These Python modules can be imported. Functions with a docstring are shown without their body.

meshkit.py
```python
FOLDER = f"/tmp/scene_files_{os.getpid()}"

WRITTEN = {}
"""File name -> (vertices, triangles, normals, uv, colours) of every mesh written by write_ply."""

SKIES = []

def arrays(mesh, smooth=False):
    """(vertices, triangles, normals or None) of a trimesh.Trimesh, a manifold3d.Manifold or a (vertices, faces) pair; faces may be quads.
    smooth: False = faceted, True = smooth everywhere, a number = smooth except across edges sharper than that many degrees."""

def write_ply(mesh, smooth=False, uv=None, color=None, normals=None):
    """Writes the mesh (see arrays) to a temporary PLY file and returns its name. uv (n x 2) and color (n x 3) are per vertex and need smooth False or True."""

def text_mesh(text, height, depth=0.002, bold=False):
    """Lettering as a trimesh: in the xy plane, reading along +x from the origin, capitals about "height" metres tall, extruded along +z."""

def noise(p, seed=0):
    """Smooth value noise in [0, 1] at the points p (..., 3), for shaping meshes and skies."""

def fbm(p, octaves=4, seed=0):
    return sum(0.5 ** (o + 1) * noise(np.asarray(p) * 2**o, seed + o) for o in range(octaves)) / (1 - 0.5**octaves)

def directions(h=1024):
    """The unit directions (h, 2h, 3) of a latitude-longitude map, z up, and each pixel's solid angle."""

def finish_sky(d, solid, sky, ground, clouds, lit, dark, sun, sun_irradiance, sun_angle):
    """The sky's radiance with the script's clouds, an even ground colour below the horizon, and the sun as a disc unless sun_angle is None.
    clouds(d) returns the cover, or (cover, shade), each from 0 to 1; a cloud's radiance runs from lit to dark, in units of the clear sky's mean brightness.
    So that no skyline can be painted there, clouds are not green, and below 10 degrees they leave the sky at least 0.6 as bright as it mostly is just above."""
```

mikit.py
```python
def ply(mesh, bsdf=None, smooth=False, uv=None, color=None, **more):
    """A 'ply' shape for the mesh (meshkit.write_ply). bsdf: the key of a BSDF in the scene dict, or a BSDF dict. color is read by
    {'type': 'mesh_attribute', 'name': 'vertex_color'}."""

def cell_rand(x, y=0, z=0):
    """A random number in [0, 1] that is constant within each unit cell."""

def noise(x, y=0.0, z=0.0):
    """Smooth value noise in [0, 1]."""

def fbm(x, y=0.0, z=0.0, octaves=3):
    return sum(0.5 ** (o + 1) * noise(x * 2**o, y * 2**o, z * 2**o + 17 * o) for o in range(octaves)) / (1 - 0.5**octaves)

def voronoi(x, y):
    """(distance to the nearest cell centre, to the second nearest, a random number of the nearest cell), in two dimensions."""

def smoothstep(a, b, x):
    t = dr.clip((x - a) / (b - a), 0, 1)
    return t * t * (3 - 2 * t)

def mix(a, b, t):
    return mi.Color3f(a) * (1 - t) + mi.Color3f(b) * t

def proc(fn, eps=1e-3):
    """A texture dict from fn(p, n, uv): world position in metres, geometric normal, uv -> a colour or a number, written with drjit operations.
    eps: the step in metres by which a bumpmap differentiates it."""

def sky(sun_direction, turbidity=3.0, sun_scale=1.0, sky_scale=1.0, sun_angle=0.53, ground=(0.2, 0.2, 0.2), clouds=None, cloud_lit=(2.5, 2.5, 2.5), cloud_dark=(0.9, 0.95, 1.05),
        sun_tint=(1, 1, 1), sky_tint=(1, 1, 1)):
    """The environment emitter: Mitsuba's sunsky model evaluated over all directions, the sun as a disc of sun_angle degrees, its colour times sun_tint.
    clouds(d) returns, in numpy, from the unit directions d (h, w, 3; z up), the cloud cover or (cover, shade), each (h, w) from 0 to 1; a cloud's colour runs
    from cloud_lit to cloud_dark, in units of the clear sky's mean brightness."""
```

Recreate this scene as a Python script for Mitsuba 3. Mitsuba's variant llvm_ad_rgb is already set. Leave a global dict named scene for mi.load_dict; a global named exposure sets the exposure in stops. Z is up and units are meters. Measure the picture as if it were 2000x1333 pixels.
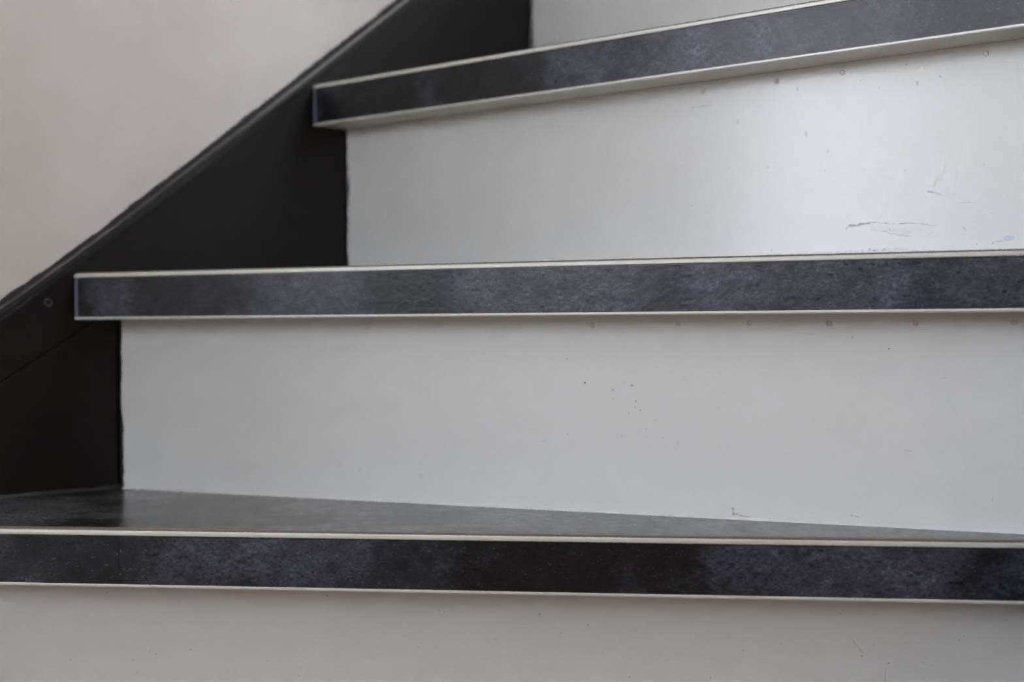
import math, random
import numpy as np
import trimesh
import manifold3d as m3
import drjit as dr
import mitsuba as mi
import mikit, meshkit
from mikit import noise, fbm, smoothstep, mix

random.seed(7)
T4 = mi.ScalarTransform4f
scene, labels = {'type': 'scene'}, {}

# ------------------------------------------------------------------ camera, sky, exposure
RISE = 0.19                                   # height of one step
EYE = np.array([0.0, 0.0, 0.33317])
FW = np.array([0.0, 0.99994, -0.01085])
UP = np.array([0.00581, 0.01085, 0.99992])
FOV = 2 * math.degrees(math.atan(1000 / 2853.2))
scene['camera'] = {'type': 'thinlens', 'fov': FOV, 'fov_axis': 'x', 'aperture_radius': 0.0058, 'focus_distance': 1.05, 'near_clip': 0.02, 'far_clip': 100.0,
                   'to_world': T4().look_at(origin=EYE.tolist(), target=(EYE + FW).tolist(), up=UP.tolist())}
scene['sky'] = mikit.sky((0.3, 0.5, 0.8), turbidity=4.0, sun_scale=0.0, ground=(0.30, 0.27, 0.24), clouds=lambda d: (np.full(d.shape[:2], 0.9), np.full(d.shape[:2], 0.35)),
                         cloud_lit=(1.54, 1.61, 1.73), cloud_dark=(0.97, 1.0, 1.06))
exposure = 6.45

# ------------------------------------------------------------------ the plan of the stair, in metres
# the wall side of the flight is one straight line; every step front is a straight line y = a + b x that winds around the newel on the right
W0, W1 = -1.83676, 1.14282
WL = math.hypot(1, W1)
TS = np.array([W1, 1.0, 0]) / WL              # along the wall, upwards
NW = np.array([1.0, -W1, 0]) / WL             # from the wall into the room
P0 = np.array([W0, 0, 0])
FRONTS = [(0.98797, -0.13469), (1.10166, -0.45009), (1.26986, -0.86334), (1.5905, -1.72)]
OVER = 0.03925                                # overhang of the nosing in front of the riser
XN = 0.352                                    # left face of the newel
NEWEL_N = np.array([-0.94370, 0.33077, 0])  # the post stands turned a little; its near-left face bounds the steps
NEWEL_C = -0.0024
TOPH, LAMH, BOTH = 0.00335, 0.03417, 0.00247  # top trim, laminate, bottom trim heights on the nosing's face
THICK = TOPH + LAMH + BOTH


def wallpt(s, d=0.0, z=0.0):
    return P0 + TS * s + NW * d + np.array([0, 0, z])


class Line:
    """A step front (or a riser face): origin where it meets the wall, U along it, N out of it towards the room."""
    def __init__(self, a, b):
        self.a, self.b = a, b
        x = (W0 + W1 * a) / (1 - W1 * b)
        self.o = np.array([x, a + b * x, 0])
        L = math.hypot(1, b)
        self.U, self.N = np.array([1, b, 0]) / L, np.array([b, -1, 0]) / L
        self.len = (XN - x) * L

    def back(self, dist):
        return Line(self.a + dist * math.hypot(1, self.b), self.b)

    def at(self, x):
        return np.array([x, self.a + self.b * x])


LN = [Line(*f) for f in FRONTS]
RL = [l.back(OVER) for l in LN]               # riser faces
ZT = [RISE * (i + 1) for i in range(4)]       # tread tops


# ------------------------------------------------------------------ mesh helpers
def cs(pts):
    pts = np.asarray(pts, float)
    x, y = pts[:, 0], pts[:, 1]
    if np.sum(x * np.roll(y, -1) - y * np.roll(x, -1)) < 0:
        pts = pts[::-1]
    return m3.CrossSection([pts])


def placed(m, A, B, C, O):
    M = np.array([[A[k], B[k], C[k], O[k]] for k in range(3)], float)
    if np.linalg.det(M[:, :3]) < 0:
        raise ValueError('left-handed frame')
    return m.transform(M)


def profile_run(pts, line, z, u0=-0.2, u1=None):
    """A section in (n, z) run along the step front LINE and cut off at the stringer and at the newel."""
    u1 = line.len + 0.2 if u1 is None else u1
    m = cs(pts).extrude(u1 - u0)               # section x = N, y = Z, run = along N x Z = -U
    C = np.cross(line.N, [0, 0, 1.0])
    m = placed(m, line.N, [0, 0, 1.0], C, line.o + line.U * (u1 if C @ line.U < 0 else u0) + np.array([0, 0, z]))
    return cut(m)


def cut(m, gap=0.0004):
    m = m.trim_by_plane(NW.tolist(), float(P0 @ NW + gap))
    return m.trim_by_plane(NEWEL_N.tolist(), NEWEL_C + 0.0006)


def plan_slab(pts, z0, z1):
    return cs(pts).extrude(z1 - z0).translate([0, 0, z0])


def wall_slab(pts, d0, d1):
    """A polygon in (s, z) of the wall's plane, from d0 to d1 in front of the stringer's face."""
    m = cs(pts).extrude(d1 - d0)
    C = np.cross(TS, [0, 0, 1.0])
    assert C @ NW > 0.99
    return placed(m, TS, [0, 0, 1.0], C, wallpt(0, d0))


def box(x0, x1, y0, y1, z0, z1):
    return m3.Manifold.cube([x1 - x0, y1 - y0, z1 - z0]).translate([x0, y0, z0])


def rbox(x0, x1, y0, y1, z0, z1, r):
    s = m3.CrossSection.square([x1 - x0 - 2 * r, y1 - y0 - 2 * r]).translate([x0 + r, y0 + r]).offset(r, m3.JoinType.Round, circular_segments=16)
    return s.extrude(z1 - z0).translate([0, 0, z0])


def bead(path, e1, e2, r1, r2, bulge=0.35):
    """A bead of caulk in a corner: PATH runs along the corner, e1 and e2 are the two faces' directions, r1 and r2 how far it climbs on each."""
    path = np.asarray(path)
    n = len(path)
    r1, r2 = np.broadcast_to(r1, n)[:, None], np.broadcast_to(r2, n)[:, None]
    e1, e2 = np.broadcast_to(e1, (n, 3)), np.broadcast_to(e2, (n, 3))
    mid = path + (e1 * r1 + e2 * r2) * (0.5 * bulge + 0.16)
    ring = np.stack([path - (e1 + e2) * 0.0002, path + e1 * r1 - e2 * .0002, mid + e1 * r1 * .22, mid + e2 * r2 * .22, path + e2 * r2 - e1 * .0002], 1)
    k = ring.shape[1]
    v = ring.reshape(-1, 3)
    f = []
    for i in range(n - 1):
        for j in range(k):
            a, b, c, d = i * k + j, i * k + (j + 1) % k, (i + 1) * k + (j + 1) % k, (i + 1) * k + j
            f += [[a, b, c], [a, c, d]]
    f += [[0, j + 1, j] for j in range(1, k - 1)] + [[(n - 1) * k, (n - 1) * k + j, (n - 1) * k + j + 1] for j in range(1, k - 1)]
    t = trimesh.Trimesh(v, f, process=False)
    trimesh.repair.fix_normals(t)
    return t


def numbered(name):
    if name not in scene:
        return name
    k = 1
    while f'{name}_{k:03d}' in scene:
        k += 1
    return f'{name}_{k:03d}'


def put(name, mesh, bsdf, smooth=35, **lab):
    key = numbered(name)
    scene[key] = mikit.ply(mesh, bsdf, smooth=smooth)
    if lab:
        labels[key] = lab
    return key


# ------------------------------------------------------------------ materials
def rgb(*c):
    return {'type': 'rgb', 'value': list(c)}


def segment(u, z, u0, z0, u1, z1, w):
    """1 on the stroke from (u0, z0) to (u1, z1) of half width w, 0 off it."""
    du, dz = u1 - u0, z1 - z0
    t = dr.clip(((u - u0) * du + (z - z0) * dz) / (du * du + dz * dz + 1e-12), 0, 1)
    d = dr.sqrt(dr.square(u - u0 - t * du) + dr.square(z - z0 - t * dz))
    return 1 - smoothstep(0.55 * w, 1.25 * w, d)


def laminate_colour(p, n, uv):
    x, y, z = p.x, p.y, p.z
    cloud = fbm(x * 13 + 3, y * 13, z * 11 + 5, 4)
    blot = fbm(x * 48 + 9, y * 48 + 1, z * 36, 3)
    mid = fbm(x * 150 + 2, y * 150, z * 150 + 6, 2)
    fine = noise(x * 430, y * 430, z * 430)
    grit = noise(x * 760 + 7, y * 760, z * 760)
    rough = smoothstep(0.35, 0.65, blot)                  # worn patches show the grit, smooth ones hide it
    k = 0.006 + 0.046 * smoothstep(0.38, 0.68, cloud) * (0.40 + 1.2 * blot)
    k = k * (0.50 + 1.0 * mid) * dr.lerp(0.80 + 0.4 * fine, 0.40 + 1.2 * fine, rough) * (0.60 + 0.8 * grit)
    k = k + 0.050 * smoothstep(0.74, 0.95, grit) * smoothstep(0.42, 0.62, mid) * (1 - 0.6 * rough)
    pit = smoothstep(0.80, 0.90, noise(x * 260 + 31, y * 260, z * 300 + 2)) * smoothstep(0.45, 0.6, noise(x * 30, y * 30 + 8, z * 30))
    nick = segment(x + 0.0006 * noise(z * 300), z, -0.2772, 0.162, -0.2775, 0.181, 0.0007) * smoothstep(0.012, 0.008, dr.abs(y - 1.0254))
    k = dr.maximum(k * (1 - 0.75 * pit) * (1 - 0.85 * nick), 0.002)
    return mi.Color3f(k * 0.87, k * 0.96, k * 1.25)


def laminate_relief(p, n, uv):
    return 0.55 * noise(p.x * 420, p.y * 420, p.z * 420) + 0.45 * noise(p.x * 170 + 3, p.y * 170, p.z * 170)


def bumped(inner, fn, height, eps=2e-4):
    return {'type': 'bumpmap', 'nested': mikit.proc(fn, eps), 'scale': height, 'bsdf': inner}


scene['laminate'] = bumped({'type': 'principled', 'base_color': mikit.proc(laminate_colour), 'roughness': 0.33, 'specular': 0.33}, laminate_relief, 0.00016)


def tread_colour(p, n, uv):
    return laminate_colour(p, n, uv) * mi.Color3f(1.08, 0.98, 0.79)


scene['tread_laminate'] = bumped({'type': 'principled', 'base_color': mikit.proc(tread_colour), 'roughness': 0.26, 'specular': 0.75}, laminate_relief, 0.00005)


def trim_colour(p, n, uv):
    k = 0.94 + 0.12 * noise(p.x * 30, p.y * 30, p.z * 900)
    return mi.Color3f(0.58 * k, 0.57 * k, 0.52 * k)


scene['champagne_metal'] = {'type': 'principled', 'base_color': mikit.proc(trim_colour), 'metallic': 0.1, 'roughness': 0.36, 'specular': 0.5}


def black_colour(p, n, uv):
    k = 0.0050 + 0.004 * fbm(p.x * 20, p.y * 20, p.z * 20, 3)
    return mi.Color3f(k * 1.22, k, k * 0.84)


def brush(p, n, uv):
    s = p.x * 0.7526 + p.y * 0.6585
    return noise(s * 40 - p.z * 25, p.z * 260 + s * 190, 0.5) * 0.6 + 0.4 * noise(s * 200, p.z * 200, 2.0)


scene['black_paint'] = bumped({'type': 'principled', 'base_color': mikit.proc(black_colour), 'roughness': 0.38, 'specular': 0.35}, brush, 0.00016)
scene['black_gloss'] = {'type': 'principled', 'base_color': rgb(0.022, 0.022, 0.022), 'roughness': 0.22, 'specular': 0.5}
scene['plug_paint'] = {'type': 'principled', 'base_color': rgb(0.06, 0.058, 0.056), 'roughness': 0.25}
scene['black_caulk'] = {'type': 'principled', 'base_color': rgb(0.009, 0.009, 0.010), 'roughness': 0.35}
scene['grey_caulk'] = {'type': 'principled', 'base_color': rgb(0.035, 0.034, 0.033), 'roughness': 0.35}
scene['white_caulk'] = {'type': 'principled', 'base_color': rgb(0.62, 0.62, 0.61), 'roughness': 0.4}

WHITE = (0.64, 0.64, 0.618)


def riser_paint(line, strokes, dots, patches):
    ox, oy, ux, uy = line.o[0], line.o[1], line.U[0], line.U[1]

    def fn(p, n, uv):
        u, z = (p.x - ox) * ux + (p.y - oy) * uy, p.z
        k = 0.985 + 0.03 * fbm(u * 9, z * 14, 3.0, 3)
        c = mi.Color3f(WHITE[0] * k, WHITE[1] * k, WHITE[2] * k)
        broken = smoothstep(0.30, 0.62, noise(u * 420, z * 700, 1.0))
        wob = 0.0007 * (noise(u * 300, 5.0, 1.0) - 0.5)
        for (u0, z0, u1, z1, w, a, col) in strokes:
            m = segment(u, z + wob, u0, z0, u1, z1, w) * a * (0.35 + 0.65 * broken)
            c = mix(c, mi.Color3f(*col), m)
        for (u0, z0, ru, rz, a, col) in dots + patches:
            d = dr.sqrt(dr.square((u - u0 + 2 * wob) / ru) + dr.square((z - z0) / rz))
            c = mix(c, mi.Color3f(*col), a * (1 - smoothstep(0.7, 1.15, d)))
        return c
    return fn


def peel(p, n, uv):
    return noise(p.x * 620, p.y * 620, p.z * 520) * 0.7 + 0.3 * noise(p.x * 230, p.y * 230, p.z * 230 + 9)


def brushed_peel(p, n, uv):
    return 0.55 * noise(p.x * 560, p.y * 560, p.z * 560) + 0.45 * noise(p.x * 90, p.y * 90, p.z * 700)


GREY, DARK, TAN, BLUE = (0.24, 0.235, 0.22), (0.05, 0.055, 0.055), (0.34, 0.30, 0.22), (0.50, 0.55, 0.66)
R3_STROKES = [(.5515, .4052, .5545, .4066, .0009, .85, GREY), (.5545, .4068, .5628, .4072, .0010, .95, GREY), (.5628, .4072, .5700, .4076, .0008, .9, GREY),
              (.5708, .4082, .5780, .4078, .0005, .7, GREY), (.5780, .4075, .5905, .4062, .0005, .6, GREY), (.5940, .4062, .6070, .4060, .0005, .65, GREY),
              (.6070, .4060, .6160, .4048, .0004, .7, GREY), (.6165, .4040, .6225, .4030, .0004, .5, GREY),
              (.5730, .4045, .6000, .3985, .0030, .16, GREY), (.5760, .4022, .6020, .3962, .0007, .22, GREY), (.6000, .4020, .6230, .3960, .0028, .08, GREY),
              (.6165, .4282, .6205, .4276, .0007, .65, GREY), (.6205, .4274, .6265, .4252, .0009, .3, GREY),
              (.6400, .4185, .6490, .4183, .0003, .4, GREY),
              (.4790, .3868, .5300, .3869, .0009, .4, GREY), (.5300, .3873, .5650, .3872, .0007, .35, GREY), (.5640, .3868, .5920, .3872, .0014, .35, GREY), (.5920, .3876, .6080, .3860, .0006, .4, GREY),
              (.4130, .5098, .4215, .5100, .0008, .45, GREY), (.4215, .5100, .4310, .5104, .0006, .35, GREY), (.4170, .5128, .4310, .5130, .0004, .2, GREY),
              (.6430, .4010, .6450, .3985, .0006, .3, GREY)]
R3_DOTS = [(.5700, .3882, .0006, .0006, .9, DARK), (.5738, .3872, .0007, .0006, .8, DARK), (.5815, .3881, .0008, .0008, .6, GREY), (.6650, .3888, .0006, .0005, .8, DARK), (.6530, .3890, .0005, .0004, .7, DARK),
           (.5165, .4790, .0013, .0029, .55, TAN), (.5090, .5145, .0009, .0014, .5, TAN), (.4560, .4945, .0016, .0022, .3, TAN), (.5355, .4640, .0015, .0018, .22, TAN), (.4830, .4560, .0018, .0014, .22, GREY),
           (.5560, .5215, .0005, .0012, .6, GREY), (.5625, .5150, .0005, .0006, .5, GREY), (.5780, .5080, .0005, .0009, .55, GREY), (.6085, .5078, .0008, .0020, .6, GREY), (.6255, .5105, .0006, .0006, .6, DARK),
           (.4470, .4580, .0009, .0009, .4, TAN), (.5330, .4500, .0008, .0008, .35, GREY), (.4860, .3905, .0012, .0012, .35, GREY), (.4120, .4300, .0012, .0010, .3, GREY), (.5985, .4450, .0010, .0005, .35, GREY),
           (.6590, .4450, .0007, .0004, .4, GREY), (.6640, .4100, .0006, .0004, .5, GREY), (.5870, .4020, .0006, .0006, .6, GREY), (.5660, .4480, .0005, .0008, .35, GREY)]
R3_PATCHES = [(.6761, .3920, .0040, .0020, .35, GREY), (.6763, .3920, .0036, .0017, 1.0, BLUE), (.6690, .3900, .0045, .0008, .25, GREY)]
R2_STROKES = [(.5600, .1978, .5602, .1938, .0009, .8, TAN), (.5602, .1935, .5660, .1925, .0009, .75, TAN), (.5660, .1925, .5760, .1908, .0006, .55, TAN), (.6000, .1912, .6060, .1912, .0005, .5, TAN),
              (.5000, .2615, .5030, .2614, .0003, .55, GREY), (.6830, .2445, .6880, .2438, .0003, .35, GREY), (.6490, .1962, .6515, .1950, .0004, .6, GREY),
              (.4080, .2430, .4120, .2428, .0006, .2, GREY), (.5850, .3300, .6200, .3252, .0006, .12, GREY)]
R2_DOTS = [(.4298, .3071, .0006, .0008, .55, GREY), (.4441, .2887, .0010, .0006, .95, DARK), (.4672, .2835, .0006, .0010, .8, GREY), (.4672, .2765, .0006, .0005, .7, GREY), (.4818, .2870, .0009, .0007, .85, GREY),
           (.4845, .2752, .0007, .0008, .85, GREY), (.4842, .2705, .0006, .0005, .6, GREY), (.4880, .2685, .0006, .0006, .75, GREY), (.4795, .2660, .0005, .0005, .6, GREY), (.4930, .2545, .0006, .0006, .6, GREY),
           (.5180, .2440, .0005, .0005, .7, GREY), (.4300, .2490, .0007, .0006, .5, GREY), (.4740, .2490, .0006, .0007, .35, GREY), (.5060, .2478, .0005, .0005, .5, GREY), (.5530, .2830, .0005, .0005, .45, GREY),
           (.6730, .3150, .0006, .0006, .7, DARK), (.6470, .3230, .0007, .0011, .5, GREY), (.7110, .2950, .0007, .0005, .4, GREY), (.5500, .2710, .0005, .0006, .4, GREY), (.3020, .2120, .0030, .0022, .14, GREY),
           (.2440, .2150, .0020, .0020, .18, GREY), (.2250, .2180, .0016, .0016, .16, GREY), (.6460, .1965, .0008, .0011, .6, TAN), (.7420, .2120, .0005, .0010, .4, GREY)]
rg = random.Random(11)
R1_DOTS = [(rg.uniform(.25, .95), rg.uniform(.075, .14), rg.uniform(.0004, .0008), rg.uniform(.0004, .0008), rg.uniform(.2, .55), GREY) for _ in range(46)]
R1_DOTS += [(.8195, .1055, .0012, .0009, .5, GREY), (.8365, .1010, .0009, .0007, .6, GREY)]
R1_STROKES = [(.8130, .1160, .8200, .1075, .0005, .4, GREY), (.8350, .0970, .8345, .0850, .0004, .35, GREY)]


def painted(name, fn, relief, h, rough):
    scene[name] = bumped({'type': 'principled', 'base_color': mikit.proc(fn), 'roughness': rough, 'specular': 0.48}, relief, h)


painted('riser_paint_lowest', riser_paint(RL[0], R1_STROKES, R1_DOTS, []), brushed_peel, 0.00005, 0.42)
painted('riser_paint_middle', riser_paint(RL[1], R2_STROKES, R2_DOTS, []), brushed_peel, 0.00006, 0.42)
painted('riser_paint_upper', riser_paint(RL[2], R3_STROKES, R3_DOTS, R3_PATCHES), peel, 0.00010, 0.23)
painted('riser_paint_top', riser_paint(RL[3], [], [], []), brushed_peel, 0.00005, 0.42)
scene['filler'] = {'type': 'principled', 'base_color': rgb(0.55, 0.54, 0.51), 'roughness': 0.45}
scene['blue_grey_cap'] = {'type': 'principled', 'base_color': rgb(0.12, 0.14, 0.20), 'roughness': 0.3}
scene['brown_ridge'] = {'type': 'principled', 'base_color': rgb(0.13, 0.105, 0.085), 'roughness': 0.4}
scene['dark_hole'] = {'type': 'principled', 'base_color': rgb(0.04, 0.04, 0.04), 'roughness': 0.6}


def wall_colour(p, n, uv):
    s = p.x * 0.7526 + p.y * 0.6585
    k = 0.955 + 0.05 * fbm(s * 5, p.z * 6, 1.0, 3) + 0.035 * (fbm(s * 16 + 4, p.z * 20, 6.0, 3) - 0.5)
    return mi.Color3f(0.73 * k, 0.69 * k, 0.645 * k)


scene['wall_plaster'] = bumped({'type': 'principled', 'base_color': mikit.proc(wall_colour), 'roughness': 0.6, 'specular': 0.3}, lambda p, n, uv: noise(p.x * 120, p.y * 120, p.z * 120) * .5 + .5 * noise(p.x * 25, p.y * 25, p.z * 25), 0.0005)
scene['room_wall'] = {'type': 'diffuse', 'reflectance': rgb(0.28, 0.245, 0.21)}
scene['brown_wall'] = {'type': 'diffuse', 'reflectance': rgb(0.15, 0.11, 0.08)}
scene['hall_wall'] = {'type': 'diffuse', 'reflectance': rgb(0.20, 0.165, 0.135)}
scene['room_ceiling'] = {'type': 'diffuse', 'reflectance': rgb(0.75, 0.745, 0.73)}


def floor_colour(p, n, uv):
    a, b = p.x * 0.7526 + p.y * 0.6585, p.x * 0.6585 - p.y * 0.7526
    g = fbm(a * 6, b * 90, 1.0, 3)
    k = 0.75 + 0.5 * g
    return mi.Color3f(0.15 * k, 0.095 * k, 0.055 * k)


scene['wood_floor'] = {'type': 'principled', 'base_color': mikit.proc(floor_colour), 'roughness': 0.4}
scene['white_gloss'] = {'type': 'principled', 'base_color': rgb(0.7, 0.7, 0.69), 'roughness': 0.3}

# ------------------------------------------------------------------ the setting: a hall of 5 m by 3 m around the foot of the stair
S0, S1, D1, H = -2.2, 2.72, 3.0, 2.6
DW = -0.0165                                   # the white wall stands this far behind the stringer's face


def wall_with_hole(name, o, a, length, z0, z1, hole, bsdf, out, thick=0.12):
    """A wall from o along a; hole = (a0, a1, z0, z1); OUT is the direction away from the room. Returns the hole's frame."""
    sec = cs([[0, z0], [length, z0], [length, z1], [0, z1]])
    if hole:
        sec = sec - cs([[hole[0], hole[2]], [hole[1], hole[2]], [hole[1], hole[3]], [hole[0], hole[3]]])
    m = sec.extrude(thick)
    C = np.cross(a, [0, 0, 1.0])
    off = np.zeros(3) if C @ out > 0 else np.asarray(out) * thick
    put(name, placed(m, a, [0, 0, 1.0], C, np.asarray(o) + off), bsdf, smooth=False, kind='structure')


def window_frame(name, o, a, out, hole, bars):
    a0, a1, z0, z1 = hole
    C = np.cross(a, [0, 0, 1.0])
    sec = cs([[a0, z0], [a1, z0], [a1, z1], [a0, z1]]) - cs([[a0 + .05, z0 + .05], [a1 - .05, z0 + .05], [a1 - .05, z1 - .05], [a0 + .05, z1 - .05]])
    for k in range(1, bars):
        x = a0 + (a1 - a0) * k / bars
        sec = sec + cs([[x - .025, z0], [x + .025, z0], [x + .025, z1], [x - .025, z1]])
    m = sec.extrude(0.05)
    off = np.asarray(out) * (0.04 if C @ out > 0 else 0.09)
    put(name, placed(m, a, [0, 0, 1.0], C, np.asarray(o) + off), 'white_gloss', smooth=False, kind='structure')


wl = wallpt(S0, DW)
HOLE1 = (S0 * -1 + 0.05, S0 * -1 + 1.15, 0.36, 1.75)
wall_with_hole('wall_left', wl, TS, S1 - S0, 0, H, HOLE1, 'wall_plaster', -NW)
window_frame('window_1', wl, TS, -NW, HOLE1, 2)
wr = wallpt(S0, D1)
HOLE2 = (0.75, 2.5, 1.15, 2.4)
wall_with_hole('wall_right', wr, TS, S1 - S0, 0, H, None, 'room_wall', NW)
wall_with_hole('wall_back', wallpt(S1, DW), NW, D1 - DW, 0, H, HOLE2, 'brown_wall', TS)
window_frame('window_2', wallpt(S1, DW), NW, TS, HOLE2, 2)
HOLE3 = (0.15, 1.25, 0.80, 2.15)
wall_with_hole('wall_front', wallpt(S0, DW), NW, D1 - DW, 0, H, HOLE3, 'hall_wall', -TS)
window_frame('window_3', wallpt(S0, DW), NW, -TS, HOLE3, 1)
corners = [wallpt(S0 - .12, DW - .12)[:2], wallpt(S1 + .12, DW - .12)[:2], wallpt(S1 + .12, D1 + .12)[:2], wallpt(S0 - .12, D1 + .12)[:2]]
put('floor', plan_slab(corners, -0.1, 0), 'wood_floor', smooth=False, kind='structure')
put('ceiling', plan_slab(corners, H, H + 0.1), 'room_ceiling', smooth=False, kind='structure')
NU = np.array([0.33077, 0.94370, 0])           # along the post's left face
post = rbox(0, 0.095, -0.05, 0.12, 0, 1.25, 0.004)
put('newel_post', placed(post, -NEWEL_N, NU, np.array([0, 0, 1.0]), NEWEL_N * NEWEL_C + NU * 0.96), 'black_paint', kind='structure')

# ------------------------------------------------------------------ the stringer along the wall
FACE = -0.0012
TOP_S = np.array([1.30, 1.50, 1.68, 1.78, 1.8681, 1.951, 2.068, 2.1181, 2.2972, 2.66])
TOP_Z = np.array([0.060, 0.135, 0.231, 0.2915, 0.3490, 0.4066, 0.4942, 0.5325, 0.6697, 0.9470])
from scipy.interpolate import PchipInterpolator
top_of = PchipInterpolator(TOP_S, TOP_Z)
ss = np.linspace(1.30, 2.66, 137)
zz = top_of(ss)
CAPH = 0.0108
groove = lambda s: 0.2872 + 0.605 * (s - 1.8675)
sg = np.linspace(1.42, 1.953, 30)
ZS = ZT[1] - 0.020                             # inside tread 002, where the board's joint is hidden
sj = 1.8675 + (ZS - 0.2872) / 0.605
sg = np.linspace(1.42, sj, 30)
up_poly = [(s, z - CAPH + 0.0005) for s, z in zip(ss, zz)][::-1] + [(s, groove(s) + 0.0006) for s in sg] + [(2.66, ZS + 0.0006)]
up_poly = [q for q in up_poly if q[0] >= 1.42]
low_poly = [(s, groove(s) - 0.0006) for s in sg] + [(2.66, ZS - 0.0006), (2.66, 0.0), (1.42, 0.0)]
put('stringer__upper_board', wall_slab(up_poly, DW + 0.0002, FACE), 'black_paint', smooth=False)
put('stringer__lower_board', wall_slab(low_poly, DW + 0.0002, FACE - 0.0006), 'black_paint', smooth=False)
# cap moulding: section (d, v) swept along the top curve
sec = [(DW + .0002, 0), (-.0016, 0), (-.0006, -.0004), (-.0002, -.0014), (-.0002, -.0030), (.0004, -.0036), (.0006, -.0060), (.0004, -.0090), (-.0002, -.0103), (-.0014, -.0108), (DW + .0002, -.0108)]
v = np.array([[wallpt(s, d, z + q) for d, q in sec] for s, z in zip(ss, zz)])
k = len(sec)
f = []
for i in range(len(ss) - 1):
    for j in range(k):
        a, b, c, d = i * k + j, i * k + (j + 1) % k, (i + 1) * k + (j + 1) % k, (i + 1) * k + j
        f += [[a, b, c], [a, c, d]]
cap_tri = m3.triangulate([np.array(sec)[::-1]])
cap_tri = k - 1 - np.asarray(cap_tri)
f += [list(t) for t in cap_tri] + [[t + (len(ss) - 1) * k for t in reversed(list(q))] for q in cap_tri]
cap = trimesh.Trimesh(v.reshape(-1, 3), f, process=False)
trimesh.repair.fix_normals(cap)
put('stringer__cap_moulding', cap, 'black_gloss', smooth=25)
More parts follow.
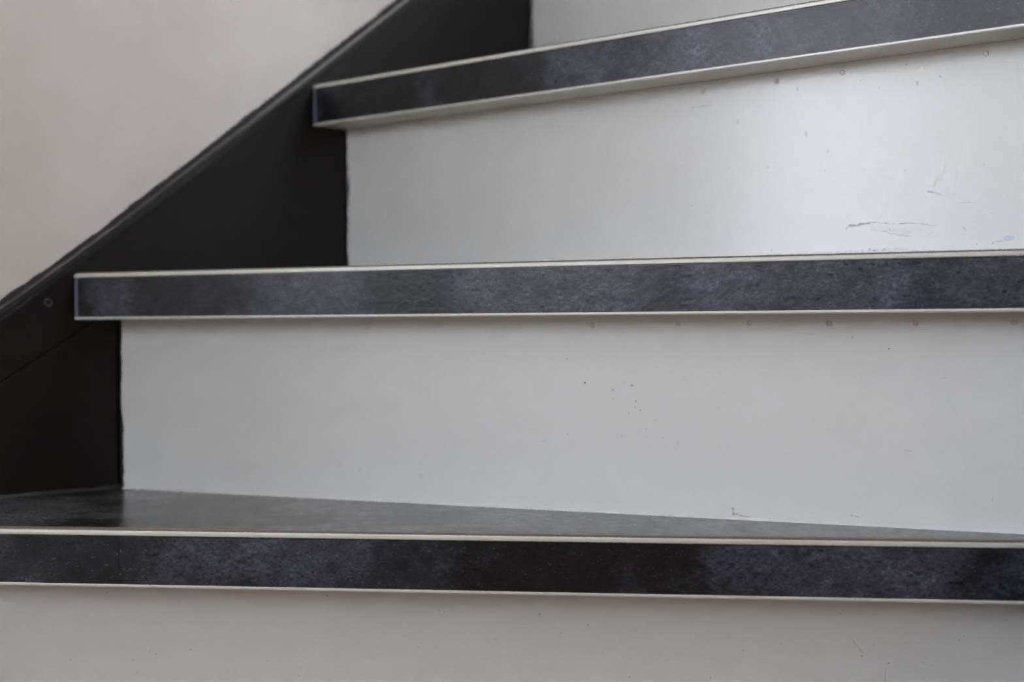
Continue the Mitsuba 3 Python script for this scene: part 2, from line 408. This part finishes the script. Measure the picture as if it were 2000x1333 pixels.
# black caulk with a wavy edge between the wall and the moulding
s_b = np.linspace(1.32, 2.64, 400)
wav = 0.0010 + 0.0032 * meshkit.fbm(np.stack([s_b * 26, s_b * 0 + 2, s_b * 0], 1), 3) + 0.0012 * meshkit.noise(np.stack([s_b * 120, s_b * 0, s_b * 0], 1))
tan = np.gradient(top_of(s_b), s_b)
e_up = np.array([TS * -t + np.array([0, 0, 1.0]) for t in tan]) / np.sqrt(1 + tan ** 2)[:, None]
put('stringer__caulk_bead', bead([wallpt(s, DW + .0002, z) for s, z in zip(s_b, top_of(s_b))], e_up, NW, wav, 0.003, 0.2), 'black_caulk', smooth=40, label='black wavy caulk edge along the top')
# filled screw hole near the middle step
plug = trimesh.creation.revolve(np.array([[0, -.0010], [0.0012, -.0008], [0.0020, .0002], [0.0026, .0012], [0.0032, .0013], [0.0040, -.0002], [0.0040, -.0020], [0, -.0020]]), sections=28)
M = np.eye(4)
M[:3, 0], M[:3, 1], M[:3, 2], M[:3, 3] = TS, [0, 0, 1], NW, wallpt(1.9107, FACE, 0.3547)
plug.apply_transform(M)
trimesh.repair.fix_normals(plug)
put('stringer__screw_plug', plug, 'plug_paint', smooth=40, label='round painted-over screw plug')
labels['stringer'] = {'label': 'black painted stair stringer running diagonally up along the white wall', 'category': 'stringer'}

# ------------------------------------------------------------------ treads with their nosings
Y3 = RL[3]


def tread(i, label):
    key = numbered('stair_tread') if not any(q.startswith('stair_tread__') for q in scene) else f'stair_tread_{i:03d}'
    ln, z, nxt = LN[i], ZT[i], RL[i + 1]
    inset = 0.0022
    a, b = ln.back(inset), nxt.back(0.012)
    pts = [a.at(-1.2), a.at(0.6), b.at(0.6), b.at(-1.2)]
    xi = -(a.a - b.a) / (a.b - b.b)           # where the two lines cross, beyond the newel
    if xi < 0.6:
        pts = [a.at(-1.2), [xi, a.a + a.b * xi], b.at(-1.2)]
    board = cut(plan_slab(pts, z - THICK + BOTH, z - 0.0006))
    put(key + '__board', board, 'tread_laminate', smooth=False, label='dark grey concrete-look laminate tread surface')
    # metal top strip: thin flange on the tread, round front edge, short face
    r = 0.0016
    arc = [(-r + r * math.sin(t), -r + r * math.cos(t)) for t in np.linspace(0, math.pi / 2, 7)]
    top = [(-0.0024, -0.0002)] + arc + [(0, -TOPH + 0.0006), (-0.0005, -TOPH), (-0.0024, -TOPH)]
    ridge = [(-0.0112, -0.0006), (-0.0109, 0.0005), (-0.0098, 0.0012), (-0.0030, 0.0012), (-0.0019, 0.0006), (-0.0017, -0.00005), (-0.0026, -0.0006)]
    put(key + '__top_strip__ridge', profile_run(ridge, ln, z), 'brown_ridge', label='narrow dark brown ridge behind the pale edge')
    put(key + '__top_strip', profile_run(top, ln, z), 'champagne_metal', label='champagne metal edge strip above the laminate')
    # laminate insert on the face, set back a little
    u = 0.0042
    lam = [(-0.0012, -TOPH - 0.0009), (-0.0010, -TOPH - 0.0012), (-0.0010, -TOPH - LAMH), (-0.0023, -TOPH - LAMH), (-0.0023, -TOPH - 0.0009)]
    insert = profile_run(lam, ln, z, u0=(u if i else -0.2))
    put(key + '__laminate_strip', insert, 'laminate', smooth=False, label='dark grey mottled concrete-look laminate strip')
    zb = -TOPH - LAMH
    bot = [(-0.0024, zb - 0.0001), (-0.0003, zb - 0.0001), (0, zb - 0.0005), (0, zb - BOTH + 0.0008), (-0.0008, zb - BOTH), (-OVER + 0.0004, zb - BOTH), (-OVER + 0.0004, zb - BOTH + 0.0012), (-0.0024, zb - BOTH + 0.0012)]
    put(key + '__bottom_strip', profile_run(bot, ln, z), 'champagne_metal', label='champagne metal edge strip wrapping under the nosing')
    if i:
        endp = [(-0.0004, -TOPH - 0.0004), (-0.0004, zb + 0.0002), (-0.0022, zb + 0.0002), (-0.0022, -TOPH - 0.0004)]
        put(key + '__end_strip', profile_run(endp, ln, z, u0=-0.2, u1=u - 0.0003), 'blue_grey_cap', label='short upright blue-grey strip closing the nosing at the stringer')
    labels[key] = {'label': label, 'category': 'stair tread', 'group': 'winding stair treads'}
    return key


t1 = tread(0, 'lowest stair tread, dark grey laminate with metal-edged nosing, its top surface visible')
t2 = tread(1, 'middle stair tread, dark grey nosing with pale metal edges between the two large white risers')
t3 = tread(2, 'upper stair tread slanting up to the right, dark grey nosing with pale metal edges')
# grey caulk where the lowest tread meets the stringer
s_a, s_e = 1.50, 2.02
sq = np.linspace(s_a, s_e, 120)
sq = np.array([s for s in sq if (wallpt(s) - LN[0].o) @ LN[0].N < -0.015 and (wallpt(s) - RL[1].o) @ RL[1].N > 0.0005])
q = np.stack([sq * 60, sq * 0, sq * 0 + 1], 1)
put('stair_tread__caulk_bead', bead([wallpt(s, FACE - .0004, ZT[0] - .0006) for s in sq], [0, 0, 1.0], NW, 0.0016 + 0.0022 * meshkit.fbm(q, 3), 0.002 + 0.0012 * meshkit.noise(q), 0.3), 'grey_caulk', smooth=40, label='grey caulk line against the black stringer')

# ------------------------------------------------------------------ risers
HOLES = {1: [(.2511, .3333, 0), (.3162, .3331, 0), (.3881, .3325, 0), (.4498, .3323, 1), (.5188, .3336, 1), (.5727, .3337, 1), (.6309, .3331, 2), (.6912, .3332, 2), (.7562, .3331, 1)],
         2: [(.3604, .5222, 0), (.4232, .5223, 1), (.4915, .5224, 1), (.548, .5225, 0), (.5998, .5221, 3), (.6598, .5228, 0)]}
hole_profile = np.array([[0, .00012], [.0011, .00010], [.0015, .00014], [.0018, .00048], [.0021, .00040], [.0024, -.0003], [0, -.0003]])
dimple_profile = np.array([[0, .00004], [.0004, .00006], [.0010, .00008], [.0016, .00045], [.0020, .00040], [.0024, -.0003], [0, -.0003]])


def riser(i, z0, z1, mat, label):
    key = 'riser' if i == 0 else f'riser_{i:03d}'
    ln = RL[i]
    b = ln.back(0.011)
    board = cut(plan_slab([ln.at(-1.2), ln.at(0.6), b.at(0.6), b.at(-1.2)], z0, z1))
    put(key + '__board', board, mat, smooth=False)
    rnd = random.Random(50 + i)
    if i:
        # black paint and caulk in the corner with the stringer: a wavy upright edge
        zs = np.linspace(z0 + 0.0012, z1 - 0.0005, 90)
        q = np.stack([zs * 34 + 7 * i, zs * 0, zs * 0], 1)
        w = 0.0003 + 0.0085 * np.clip(meshkit.fbm(q, 3) - 0.34, 0, 1)
        corner = ln.o + NW * (FACE * 0) + ln.U * 0.0004
        put(key + '__caulk_bead', bead([corner + np.array([0, 0, z]) for z in zs], ln.U, ln.N, w, 0.0018, 0.1), 'black_caulk', smooth=40, label='black caulk edge against the stringer')
    for (u, z, look) in HOLES.get(i, []):
        m = trimesh.creation.revolve(dimple_profile if look == 1 else hole_profile * (0.28 if look == 3 else 1), sections=20)
        M = np.eye(4)
        M[:3, 0], M[:3, 1], M[:3, 2], M[:3, 3] = ln.U, [0, 0, 1], ln.N, ln.o + ln.U * u + np.array([0, 0, z])
        m.apply_transform(np.array(M))
        trimesh.repair.fix_normals(m)
        put(key + '__filled_nail_hole', m, mat if look == 0 else 'filler' if look < 3 else 'dark_hole', smooth=50)
    if i == 1:
        us = np.linspace(0.004, ln.len - 0.002, 160)
        q = np.stack([us * 40, us * 0, us * 0 + 3], 1)
        put(key + '__caulk_bead', bead([ln.o + ln.U * u + np.array([0, 0, z0]) for u in us], [0, 0, 1.0], ln.N, 0.0016 + 0.0012 * meshkit.noise(q), 0.0010 + 0.0006 * meshkit.noise(q * 1.7), 0.3), 'white_caulk', smooth=40, label='white caulk line on the tread')
    labels[key] = {'label': label, 'category': 'riser', 'group': 'white painted stair risers'}


EPS = 0.0006
riser(0, 0.0, ZT[0] - THICK, 'riser_paint_lowest', 'shaded white stair riser below the lowest nosing at the bottom edge')
riser(1, ZT[0] - EPS, ZT[1] - THICK, 'riser_paint_middle', 'large white painted stair riser standing on the visible tread top, row of filled nail holes')
riser(2, ZT[1] - EPS, ZT[2] - THICK, 'riser_paint_upper', 'white painted stair riser with a bright sheen and grey scuff marks above the middle nosing')
riser(3, ZT[2] - EPS, 0.80, 'riser_paint_top', 'small piece of white stair riser at the top edge above the slanting nosing')
